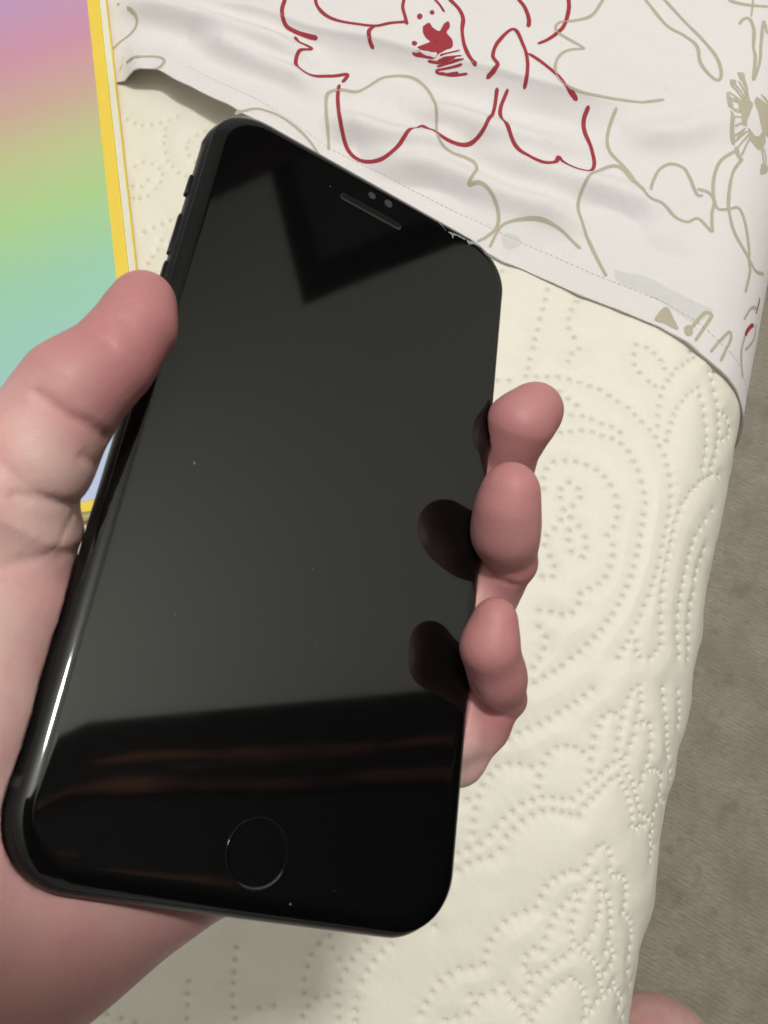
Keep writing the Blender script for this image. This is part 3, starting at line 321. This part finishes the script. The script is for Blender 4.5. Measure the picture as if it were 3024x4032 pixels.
def ribbon(Vl, Fl, L, width, seed):
    C = catmull(pairs(L), 1.0)
    if len(C) < 2: return
    T = np.gradient(C, axis=0); T /= np.linalg.norm(T, axis=1)[:, None]+1e-9; Nn = np.stack([-T[:, 1], T[:, 0]], 1)
    s = np.concatenate([[0], np.cumsum(np.linalg.norm(np.diff(C, axis=0), axis=1))])
    wv_ = width*(1+.16*vnoise(s, s*0, seed, 7.)); wv_ *= np.sqrt(np.clip(np.minimum(s, s[-1]-s)/(.6*width)+.12, 0, 1))
    A = C+Nn*wv_[:, None]*.5; B = C-Nn*wv_[:, None]*.5
    j = sum(len(x) for x in Vl)
    Vl.append(np.stack([sheet(A[:, 0], A[:, 1], .14), sheet(C[:, 0], C[:, 1], .16), sheet(B[:, 0], B[:, 1], .14)], 1).reshape(-1, 3))
    k = np.arange(len(C)-1)*3+j
    Fl.append(np.stack([k, k+1, k+4, k+3], 1)); Fl.append(np.stack([k+1, k+2, k+5, k+4], 1))
def blob(Vl, Fl, L):
    Q = pairs(L); Q = catmull(np.vstack([Q, Q[:1]]), .9)[:-1]
    c = Q.mean(0); rings = [Q*(1-t)+c*t for t in (0, .25, .5, .75, .93)]; n = len(Q); j = sum(len(x) for x in Vl)
    for r in rings: Vl.append(sheet(r[:, 0], r[:, 1], .17))
    i = np.arange(n)
    for a in range(len(rings)-1): Fl.append(np.stack([j+a*n+i, j+a*n+(i+1) % n, j+(a+1)*n+(i+1) % n, j+(a+1)*n+i], 1))
    # close the middle with a fan of quads
    a = j+(len(rings)-1)*n; m = n//2
    Fl.append(np.array([[a+k, a+k+1, a+n-2-k, a+n-1-k] for k in range(0, m-1)]))
for nm, mt, Ls, Ps, wd in (('red_print_stroke', m_red, RED, REDP, 2.0), ('tan_print_stroke', m_tan, TAN, TANP, 1.65)):
    for k, L in enumerate(Ls+Ps):
        Vl, Fl = [], []
        if k < len(Ls): ribbon(Vl, Fl, L, wd*(.62 if len(L) <= 6 else 1), k)
        else: blob(Vl, Fl, L)
        mesh_obj(nm, np.vstack(Vl), np.vstack(Fl), mt, sh)
m_fade, nt, b = nodes('show_through'); setc(nt, b, mix(nt, noise(nt, coords(nt), 240, 4, .7), (.60, .605, .575), (.70, .685, .665))); b.inputs['Roughness'].default_value = .85
for L in PATCH:
    Vl, Fl = [], []; blob(Vl, Fl, L)
    for a_ in Vl: a_[:, 2] -= .05
    mesh_obj('print_showing_through', np.vstack(Vl), np.vstack(Fl), m_fade, sh)
# row of hem stitches
Vl, Fl = [], []; k = 0
for uu in np.arange(-200, XC+RR*1.3, 2.6):
    a = np.array([uu, uu+1.7]); vv = hem_v(a)+13.
    q = sheet(np.array([a[0], a[1], a[1], a[0]]), np.array([vv[0]-.16, vv[1]-.16, vv[1]+.16, vv[0]+.16]), .1)
    r = sheet(np.array([a[0]+.2, a[1]-.2]), vv, .28); Vl += [q, r]
    Fl += [(k, k+1, k+5, k+4), (k+3, k+2, k+5, k+4)]; k += 6
m_thread, nt, b = nodes('white_thread'); setc(nt, b, (.74, .71, .69)); b.inputs['Roughness'].default_value = .7
st = mesh_obj('hem_stitching', np.vstack(Vl), Fl, m_thread, sh); st['kind'] = 'stuff'

# ------------------------------------------------------------------ notebook with rainbow cover
ang = math.atan2(.435, .9)
nb = thing('notebook', 'thick notebook with rainbow gradient cover and yellow border', 'notebook',
           Matrix.Translation(Vector((0, 0, BED_Z+1.9))*S) @ Matrix.Rotation(ang, 4, 'Z'))
# book axes: x = across (right edge at -92), y = up the book (bottom edge at +121)
m_yel, nt, b = nodes('yellow_card'); v = coords(nt)
setc(nt, b, mix(nt, noise(nt, v, 60, 3), srgb(238, 205, 70), srgb(244, 214, 88))); b.inputs['Roughness'].default_value = .45
m_page, nt, b = nodes('page_edges'); v = coords(nt, (1, 1, 60))
setc(nt, b, mix(nt, noise(nt, v, 40, 3), (.76, .75, .62), (.86, .85, .76))); b.inputs['Roughness'].default_value = .85
m_rain, nt, b = nodes('rainbow_print'); tc = N(nt, 'ShaderNodeTexCoord'); sp = N(nt, 'ShaderNodeSeparateXYZ'); nt.links.new(tc.outputs['Object'], sp.inputs[0])
mr = N(nt, 'ShaderNodeMapRange'); mr.inputs['From Min'].default_value = .147; mr.inputs['From Max'].default_value = .476
ma = N(nt, 'ShaderNodeMath', operation='MULTIPLY_ADD'); ma.inputs[1].default_value = -.17; nt.links.new(sp.outputs['X'], ma.inputs[0]); nt.links.new(sp.outputs['Y'], ma.inputs[2])
nt.links.new(ma.outputs[0], mr.inputs['Value'])
rr = ramp(nt, mr.outputs['Result'], [(.0, srgb(192, 202, 234)), (.08, srgb(182, 202, 228)), (.25, srgb(158, 206, 194)), (.36, srgb(158, 208, 178)), (.48, srgb(174, 210, 146)), (.57, srgb(192, 200, 146)), (.665, srgb(204, 172, 156)), (.765, srgb(208, 150, 172)), (.86, srgb(196, 154, 190)), (.95, srgb(182, 160, 208))])
setc(nt, b, rr); b.inputs['Roughness'].default_value = .42; b.inputs['Specular IOR Level'].default_value = .35
bump(nt, b, [(noise(nt, coords(nt), 160, 2), .05, .001)])
for nm, a, mt, bv in (('back_cover', (-300, -91.3, 123.6, 420, 0, 2.9), m_yel, .9), ('front_cover', (-300, -94.0, 125.2, 420, 6.0, 7.7), m_yel, .8)):
    bm = bmesh.new(); box(bm, *a, bv, 3); ob = bm_obj(nm, bm, mt, nb, True); ob.modifiers.new('wn', 'WEIGHTED_NORMAL')
# the pages fan out towards the back cover: four visible sheaves
for k in range(4):
    z0 = 2.9+k*.78; e = -91.9-k*.5
    bm = bmesh.new(); box(bm, -298, e, 124.0+k*.3, 418, z0, z0+.76, .3, 2); bm_obj('page_block', bm, m_page, nb, True).modifiers.new('wn', 'WEIGHTED_NORMAL')
bm = bmesh.new(); box(bm, -296, -100.2, 130.2, 416, 7.4, 7.85, .05); bm_obj('rainbow_panel', bm, m_rain, nb)

# ------------------------------------------------------------------ phone
PM = Matrix.Translation(Vector(PHONE_T)*S) @ Matrix(PHONE_R).to_4x4()
ph = thing('phone', 'black smartphone with blank screen and chipped top right corner held in the hand', 'phone', PM)
HWX, HWY, CR = 35.8, 71.3, 10.8
def outline(inset, n=14):
    x, y, r = HWX-inset, HWY-inset, max(CR-inset*.85, 1.)
    pts = []
    for cx_, cy_, a0 in ((x-r, y-r, 0), (-x+r, y-r, 90), (-x+r, -y+r, 180), (x-r, -y+r, 270)):
        for k in range(n+1):
            a = math.radians(a0+90*k/n); pts.append((cx_+r*math.cos(a), cy_+r*math.sin(a)))
    return np.array(pts)
def loft(profile, name, mat, cap0=True, cap1=True):
    R_ = [np.c_[outline(i_), np.full(4*15, z_)] for i_, z_ in profile]; n = 60; Fs = []
    for a in range(len(R_)-1):
        for k in range(n): Fs.append((a*n+k, a*n+(k+1) % n, (a+1)*n+(k+1) % n, (a+1)*n+k))
    if cap0: Fs.append(tuple(range(n))[::-1])
    if cap1: Fs.append(tuple((len(R_)-1)*n+k for k in range(n)))
    o = mesh_obj(name, np.vstack(R_), Fs, mat, ph)
    return o
m_alu, nt, b = nodes('black_aluminium'); v = coords(nt, (1, 1, 1))
setc(nt, b, mix(nt, noise(nt, v, 300, 3), (.007, .007, .008), (.013, .0125, .013))); b.inputs['Metallic'].default_value = .35; b.inputs['Specular IOR Level'].default_value = .3
b.inputs['Roughness'].default_value = .34
bump(nt, b, [(noise(nt, v, 2500, 2), .05, .0002)])
m_glass, nt, b = nodes('black_glass'); v = coords(nt)
setc(nt, b, (.0025, .0025, .0026)); b.inputs['Roughness'].default_value = .035; b.inputs['IOR'].default_value = 1.52; b.inputs['Specular IOR Level'].default_value = .5
sm = noise(nt, v, 35, 4, .6); rgh = N(nt, 'ShaderNodeMapRange'); rgh.inputs['To Min'].default_value = .02; rgh.inputs['To Max'].default_value = .075
nt.links.new(sm, rgh.inputs['Value']); nt.links.new(rgh.outputs['Result'], b.inputs['Roughness'])
m_slot, nt, b = nodes('dark_mesh'); v = coords(nt)
setc(nt, b, mix(nt, noise(nt, v, 3000, 2), (.003, .003, .003), (.012, .012, .012))); b.inputs['Roughness'].default_value = .7; b.inputs['Specular IOR Level'].default_value = .1
m_lip, nt, b = nodes('slot_edge'); setc(nt, b, (.03, .03, .03)); b.inputs['Roughness'].default_value = .4
m_sens, nt, b = nodes('sensor_glass'); setc(nt, b, (.045, .045, .047)); b.inputs['Roughness'].default_value = .25
m_chip, nt, b = nodes('chipped_glass'); v = coords(nt); setc(nt, b, mix(nt, noise(nt, v, 900, 3), (.10, .10, .10), (.55, .55, .55))); b.inputs['Roughness'].default_value = .25
prof = []
prof.append((3.2, -7.5))
for k in range(0, 13):       # bullnose side
    a = math.radians(-90+k*14); prof.append((3.2-3.15*math.cos(a), -4.2+3.2*math.sin(a)))
loft(prof+[(1.15, -1.05)], 'body', m_alu, True, True)
gp = [(.95, -1.15)]+[(.95+2.9*t, -1.0*(1-t)**2.3) for t in (0, .05, .11, .18, .26, .36, .48, .62, .78, .9, 1)]
gl = loft(gp, 'front_glass', m_glass, False, True)
def ring(name, c, r0, r1, z0, z1, mat, parent, n=48):
    Vr, Fr = [], []
    for k in range(n):
        a = 2*math.pi*k/n
        for r, z in ((r0, z0), (r0+.25*(r1-r0), z1), (r0+.75*(r1-r0), z1), (r1, z0)): Vr.append((c[0]+r*math.cos(a), c[1]+r*math.sin(a), z))
    for k in range(n):
        for q in range(3): Fr.append((k*4+q, k*4+q+1, ((k+1) % n)*4+q+1, ((k+1) % n)*4+q))
    return mesh_obj(name, Vr, Fr, mat, parent)
def disc(name, c, r, z, mat, parent, rx=None, n=40, dish=0.):
    Vr = [(c[0], c[1], z-dish)]+[(c[0]+f_*(rx or r)*math.cos(2*math.pi*k/n), c[1]+f_*r*math.sin(2*math.pi*k/n), z-dish*(1-f_**4)) for f_ in (.5, .8, 1) for k in range(n)]
    Fr = [(0, 1+k, 1+(k+1) % n) for k in range(n)]+[(1+a*n+k, 1+(a+1)*n+k, 1+(a+1)*n+(k+1) % n, 1+a*n+(k+1) % n) for a in (0, 1) for k in range(n)]
    return mesh_obj(name, Vr, Fr, mat, parent)
m_ring, nt, b = nodes('button_ring'); setc(nt, b, (.03, .03, .03)); b.inputs['Metallic'].default_value = .8; b.inputs['Roughness'].default_value = .35
hb = disc('home_button', (-.4, -62.4), 4.45, .02, m_glass, ph)
Vr, Fr = [], []
for k in range(64):
    a = 2*math.pi*k/64
    for r, z in ((4.4, .02), (4.65, .03), (4.85, .085), (4.93, .085), (4.95, -.1)): Vr.append((-.4+r*math.cos(a), -62.4+r*math.sin(a), z))
for k in range(64):
    for q in range(4): Fr.append((k*5+q, k*5+q+1, ((k+1) % 64)*5+q+1, ((k+1) % 64)*5+q))
mesh_obj('button_rim', Vr, Fr, m_glass, hb)
def slot(bm, x0, x1, y, hw, z0, z1, n=8):
    pts = [(x1-hw+hw*math.sin(math.pi*k/n), y+hw*math.cos(math.pi*k/n)) for k in range(n+1)]+[(x0+hw-hw*math.sin(math.pi*k/n), y-hw*math.cos(math.pi*k/n)) for k in range(n+1)]
    a = [bm.verts.new((*p, z0)) for p in pts]; c_ = [bm.verts.new((*p, z1)) for p in pts]; m = len(pts)
    bm.faces.new(c_); [bm.faces.new((a[k], a[(k+1) % m], c_[(k+1) % m], c_[k])) for k in range(m)]
    return a, c_
bm = bmesh.new(); slot(bm, -7.5, 6.7, 62.15, .72, .01, .05); es = bm_obj('earpiece', bm, m_slot, ph)
bm = bmesh.new(); slot(bm, -7.6, 6.95, 61.85, .85, .005, .025); bm_obj('earpiece_lip', bm, m_lip, es)
disc('front_camera', (3.2, 66.3), .95, .05, m_sens, ph); disc('proximity_sensor', (-.8, 66.0), .85, .05, m_sens, ph)
m_btn, nt, b = nodes('black_button'); setc(nt, b, (.012, .012, .013)); b.inputs['Metallic'].default_value = .5; b.inputs['Roughness'].default_value = .3
for nm, y0, y1, ext in (('mute_switch', 47.0, 51.7, .42), ('volume_button', 33.0, 42.1, .3), ('volume_button', 21.5, 31.0, .3)):
    bm = bmesh.new(); box(bm, -HWX-ext, -HWX+1.2, y0, y1, -4.9, -3.4, .3, 3); o_ = bm_obj(nm, bm, m_btn, ph, True)
    bm = bmesh.new(); box(bm, -HWX-ext-.05, -HWX-ext+.6, y0-.15, y0+.55, -4.5, -3.8, .15, 2); bm_obj('bright_edge', bm, m_ring, o_, True)
# antenna line on the frame, lower left
m_ant, nt, b = nodes('antenna_plastic'); setc(nt, b, (.012, .012, .012)); b.inputs['Roughness'].default_value = .6
for yy, sx in ((-58.5, -1), (-58.5, 1), (60.5, -1)):
    Vr, Fr = [], []
    for k, (i_, z_) in enumerate(prof[1:]):
        for y_ in (yy-.7, yy+.7): Vr.append((sx*(HWX-i_+.04), y_, z_))
    for k in range(len(prof)-2): Fr.append((k*2, k*2+1, k*2+3, k*2+2))
    mesh_obj('antenna_line', Vr, Fr, m_ant, ph)
Vr, Fr = [], []
for (x_, y_, a_, b_, t_) in DUST:
    k0 = len(Vr); c_, s_ = math.cos(t_), math.sin(t_)
    for (p_, q_) in ((-a_, 0), (0, -b_), (a_, 0), (0, b_)): Vr.append((x_+c_*p_-s_*q_, y_+s_*p_+c_*q_, .02))
    Vr.append((x_, y_, .02+b_*.8)); Fr += [(k0+k, k0+(k+1) % 4, k0+4) for k in range(4)]
m_dust, nt, b = nodes('dust'); setc(nt, b, (.5, .5, .47)); b.inputs['Roughness'].default_value = .9
du = mesh_obj('dust', Vr, Fr, m_dust, ph, False); du['kind'] = 'stuff'
# broken strip at the top right corner: a dark gap, a bright fractured lip, a glint painted along the outer edge
def glass_z(x, y):
    """height of the glass a little way in from its rounded outline"""
    qx, qy = abs(x)-(HWX-CR), abs(y)-(HWY-CR)
    d_ = CR-math.hypot(max(qx, 0), max(qy, 0))-min(max(qx, qy), 0)
    return -(1-min(1, max(0, (d_-.95)/2.9)))**2.3
Vr, Fr = [], []
for L_, ws in CRACK:
    L_ = pairs(L_); n_ = 4*(len(L_)-1)+1; t_ = np.linspace(0, len(L_)-1, n_)
    Q = np.stack([np.interp(t_, range(len(L_)), L_[:, k]) for k in (0, 1)], 1)+RNG.normal(0, .05, (n_, 2)); W_ = np.interp(t_, range(len(L_)), ws)*RNG.uniform(.6, 1.3, n_)
    T_ = np.gradient(Q, axis=0); T_ /= np.linalg.norm(T_, axis=1)[:, None]+1e-9; M_ = np.stack([-T_[:, 1], T_[:, 0]], 1); k0 = len(Vr)
    for q, m_, w_ in zip(Q, M_, W_):
        z0 = glass_z(*q); w_ = w_*1.35; Vr += [(*(q-m_*w_*.5), z0+.03), (*q, z0+.05+.2*w_), (*(q+m_*w_*.5), z0+.02)]
    for k in range(n_-1): a_ = k0+k*3; Fr += [(a_, a_+1, a_+4, a_+3), (a_+1, a_+2, a_+5, a_+4)]
ck = mesh_obj('crack', Vr, Fr, m_chip, ph, False); ck['label'] = 'ragged chipped glass edge at the top right corner'
# ------------------------------------------------------------------ hand (one continuous skin, grown from a distance field)
def cone_sdf(P, a, b):
    pa = P-np.array(a[:3]); ba = np.array(b[:3])-np.array(a[:3]); r1, r2 = a[3], b[3]
    l2 = ba@ba; t = np.clip((pa@ba)/l2, 0, 1)
    return np.linalg.norm(pa-t[:, None]*ba, axis=1)-(r1+(r2-r1)*t)
def smin(a, b, k):
    h_ = np.clip(.5+.5*(b-a)/k, 0, 1); return b*(1-h_)+a*h_-k*h_*(1-h_)
def chain_sdf(P, L, k=2.5):
    d_ = None
    for a, b in zip(L[:-1], L[1:]):
        e = cone_sdf(P, a, b); d_ = e if d_ is None else smin(d_, e, k)
    return d_
PALM = [
    ([[-14, -4, -20, 10], [-24, -40, -24, 13], [-42, -80, -24, 17]], 7),
    ([[-8, -24, -21, 10], [-20, -50, -24, 13], [-40, -82, -24, 17]], 7),
    ([[-4, -44, -21, 10], [-16, -62, -24, 14], [-40, -86, -24, 18]], 7),
    ([[-1.5, -58.5, -21, 13.5], [-23.5, -74, -24, 15.5], [-53, -96, -26, 20.5], [-120, -150, -30, 26]], 8),
    ([[-46, -24.5, -12.5, 9.5], [-45.5, -34, -12, 12], [-45.5, -52, -12, 12.5], [-46, -72, -16, 14.5], [-56, -98, -23, 21]], 8)]
def phone_sdf(P):
    q = np.abs(P-np.array([0, 0, -3.75]))-np.array([35.8-3.2, 71.3-3.2, 3.75-3.2]); 
    q2 = np.abs(P[:, :2])-np.array([HWX-CR, HWY-CR]); o2 = np.linalg.norm(np.maximum(q2, 0), axis=1)+np.minimum(q2.max(1), 0)-CR
    w_ = np.stack([o2+3.2, np.abs(P[:, 2]+3.75)-.55], 1)
    return np.linalg.norm(np.maximum(w_, 0), axis=1)+np.minimum(w_.max(1), 0)-3.2
def hand_sdf(P, use_creases=True):
    palm = None
    for L, k in PALM:
        e = chain_sdf(P, L, 6); palm = e if palm is None else smin(palm, e, k)
    d_ = smin(palm, chain_sdf(P, HAND['thumb'], 3.5), 6)
    for nm, sub in (('index', None), ('middle', 'middle2'), ('ring', 'ring2'), ('pinky', None)):
        e = chain_sdf(P, HAND[nm], {'index': 3.5, 'pinky': 2.2}.get(nm, 5.))
        if sub: e = smin(e, smin(chain_sdf(P, HAND[sub], 2.5), chain_sdf(P, HAND['fill' if nm == 'middle' else 'fill2'], 2.5), 2.), .6)
        if nm in ('index', 'middle', 'ring', 'pinky'):
            # fingers melt into the palm only near their roots
            kk = np.clip(6-np.maximum(P[:, 0]-6, 0)*.5, .35, 6); d_ = smin(d_, e, kk)
    for C_, dep, wid in (CREASES if use_creases else []):
        e = np.full(len(P), 1e9)
        C_ = np.array(C_).reshape(-1, 3); near = np.where(((P > C_.min(0)-6) & (P < C_.max(0)+6)).all(1))[0]
        if not len(near): continue
        e = np.full(len(near), 1e9); s0 = np.zeros(len(near))
        for k, (a, b) in enumerate(zip(C_[:-1], C_[1:])): e = np.minimum(e, cone_sdf(P[near], [*a, 0], [*b, 0]))
        d_[near] += dep*np.exp(-(e/wid)**1.5)
    ps = phone_sdf(P); return np.maximum(d_, -(ps-.12))

def surface_nets(fun, lo, hi, h):
    ax = [np.arange(lo[i], hi[i]+h, h) for i in range(3)]; sh_ = tuple(len(a) for a in ax)
    G = np.stack(np.meshgrid(*ax, indexing='ij'), -1).reshape(-1, 3)
    D_ = np.concatenate([fun(g) for g in np.array_split(G, max(1, len(G)//300000))]).reshape(sh_)
    ins = D_ < 0; c = [ins[i:sh_[0]-1+i, j:sh_[1]-1+j, k:sh_[2]-1+k] for i in (0, 1) for j in (0, 1) for k in (0, 1)]
    n_in = sum(a.astype(np.int8) for a in c); act = (n_in > 0) & (n_in < 8)
    idx = np.full(act.shape, -1); cells = np.argwhere(act); idx[act] = np.arange(len(cells))
    acc = np.zeros((len(cells), 3)); cnt = np.zeros(len(cells)); ci = cells
    corner = np.array([(i, j, k) for i in (0, 1) for j in (0, 1) for k in (0, 1)])
    for a in range(8):
        for b_ in range(a+1, 8):
            if np.abs(corner[a]-corner[b_]).sum() != 1: continue
            da = D_[tuple((ci+corner[a]).T)]; db = D_[tuple((ci+corner[b_]).T)]; m = (da < 0) != (db < 0)
            t = np.where(m, da/np.where(m, da-db, 1), 0)
            acc += m[:, None]*(corner[a]+t[:, None]*(corner[b_]-corner[a])); cnt += m
    Vx = (ci+acc/cnt[:, None])*h+np.array([a[0] for a in ax])
    Fx = []
    for a in range(3):
        b_, c_ = (a+1) % 3, (a+2) % 3
        s = [slice(1, -1)]*3; s[a] = slice(0, -1); A_ = ins[tuple(s)]; s2 = [slice(1, -1)]*3; s2[a] = slice(1, None); B_ = ins[tuple(s2)]
        e = np.argwhere(A_ != B_); off = np.array([1, 1, 1]); off[a] = 0; e = e+off
        flip = ins[tuple(e.T)]
        db = np.zeros(3, int); db[b_] = 1; dc = np.zeros(3, int); dc[c_] = 1
        q = np.stack([idx[tuple((e-db-dc).T)], idx[tuple((e-dc).T)], idx[tuple(e.T)], idx[tuple((e-db).T)]], 1)
        q[~flip] = q[~flip][:, ::-1]; Fx.append(q)
    return Vx, np.vstack(Fx)
def refine(Vx, Fx):
    """split each quad in four"""
    E = np.sort(np.concatenate([Fx[:, [0, 1]], Fx[:, [1, 2]], Fx[:, [2, 3]], Fx[:, [3, 0]]]), axis=1)
    Eu, inv = np.unique(E, axis=0, return_inverse=True); inv = inv.reshape(4, -1).T
    n = len(Vx); m = len(Eu); Vn = np.vstack([Vx, Vx[Eu].mean(1), Vx[Fx].mean(1)]); fc = n+m+np.arange(len(Fx)); ev = n+inv
    return Vn, np.vstack([np.stack([Fx[:, k], ev[:, k], fc, ev[:, k-1]], 1) for k in range(4)])
def settle(fun, Vx, it=3):
    for _ in range(it):
        d0 = np.concatenate([fun(p) for p in np.array_split(Vx, max(1, len(Vx)//200000))]); g = np.zeros_like(Vx); e = .05
        for a in range(3):
            q = Vx.copy(); q[:, a] += e; g[:, a] = (np.concatenate([fun(p) for p in np.array_split(q, max(1, len(Vx)//200000))])-d0)/e
        g /= np.maximum((g*g).sum(1), .25)[:, None]; Vx = Vx-np.clip(d0, -.6, .6)[:, None]*g
    return Vx
m_skin, nt, b = nodes('skin'); v = coords(nt)
at = N(nt, 'ShaderNodeAttribute'); at.attribute_name = 'flush_shade'
c = mix(nt, noise(nt, v, 130, 4, .6), (.67, .435, .395), (.75, .51, .47))
c = mix(nt, ramp(nt, noise(nt, v, 75, 4, .6), [(.40, (0, 0, 0)), (.64, (.8, .8, .8))]), c, (.66, .345, .33))
c = mix(nt, ramp(nt, noise(nt, coords(nt, (1, 1, 1), (1, 2, 0)), 110, 3, .6), [(.55, (0, 0, 0)), (.72, (.5, .5, .5))]), c, (.68, .47, .38))
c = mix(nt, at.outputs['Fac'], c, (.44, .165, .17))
setc(nt, b, c); b.inputs['Roughness'].default_value = .52; b.inputs['Specular IOR Level'].default_value = .38
b.inputs['Subsurface Weight'].default_value = .22; b.inputs['Subsurface Radius'].default_value = (1, .35, .2); b.inputs['Subsurface Scale'].default_value = .0028
vo = N(nt, 'ShaderNodeTexVoronoi', feature='DISTANCE_TO_EDGE'); vo.inputs['Scale'].default_value = 1500; nt.links.new(v, vo.inputs['Vector'])
rg_ = N(nt, 'ShaderNodeMapRange'); rg_.inputs['To Min'].default_value = .36; rg_.inputs['To Max'].default_value = .66
nt.links.new(noise(nt, v, 160, 3, .6), rg_.inputs['Value']); nt.links.new(rg_.outputs['Result'], b.inputs['Roughness'])
bump(nt, b, [(noise(nt, v, 420, 4, .65), .16, .0008), (vo.outputs['Distance'], .12, .0005)])
HV, HF = surface_nets(hand_sdf, (-95, -125, -55), (62, 52, 18), 1.1)
HV, HF = refine(HV, HF); HV = settle(hand_sdf, HV, 3)
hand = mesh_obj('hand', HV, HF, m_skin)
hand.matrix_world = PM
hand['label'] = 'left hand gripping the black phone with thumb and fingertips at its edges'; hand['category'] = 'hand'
fl_ = np.zeros(len(HV))
for nm, n_, r_ in (('thumb', 3, 16), ('index', 3, 14), ('middle', 4, 10), ('ring', 4, 10)):
    for p in HAND[nm][:n_]: fl_ = np.maximum(fl_, np.exp(-(np.linalg.norm(HV-np.array(p[:3]), axis=1)/r_)**4))
fl_ = np.maximum(fl_, .12*np.exp(-(np.linalg.norm(HV-np.array([-45, -34, 0.]), axis=1)/24)**2)); fl_ = np.maximum(fl_, .6*np.clip((-62-HV[:, 1])/14, 0, 1))  # faint palm redness; wrist term paints the forearm's shade into the skin colour
at_ = hand.data.attributes.new('flush_shade', 'FLOAT', 'POINT'); at_.data.foreach_set('value', (fl_*.9).astype(np.float32))

# ------------------------------------------------------------------ the viewer's knee at the lower right corner
def leg_sdf(P):
    d_ = chain_sdf(P, [[168, -132, 268, 40], [250, -420, 300, 62], [300, -640, 330, 78]], 10)
    d_ = smin(d_, chain_sdf(P, [[168, -132, 262, 38], [176, -210, 140, 38], [180, -250, 50, 27]], 10), 14)
    d_ = smin(d_, chain_sdf(P, [[180, -255, 32, 26], [176, -160, 22, 20], [174, -95, 14, 13]], 8), 12)
    return d_
LV, LF = surface_nets(leg_sdf, (90, -700, -8), (400, -60, 420), 6.)
LV = settle(leg_sdf, LV, 2)
leg = mesh_obj('leg', LV, LF, m_skin); leg['label'] = 'bare bent leg beside the mattress, only its knee in view at the lower right corner'; leg['category'] = 'leg'
a2 = leg.data.attributes.new('flush_shade', 'FLOAT', 'POINT'); a2.data.foreach_set('value', np.exp(-(np.linalg.norm(LV-np.array([168, -132, 300.]), axis=1)/50)**2).astype(np.float32)*.5)
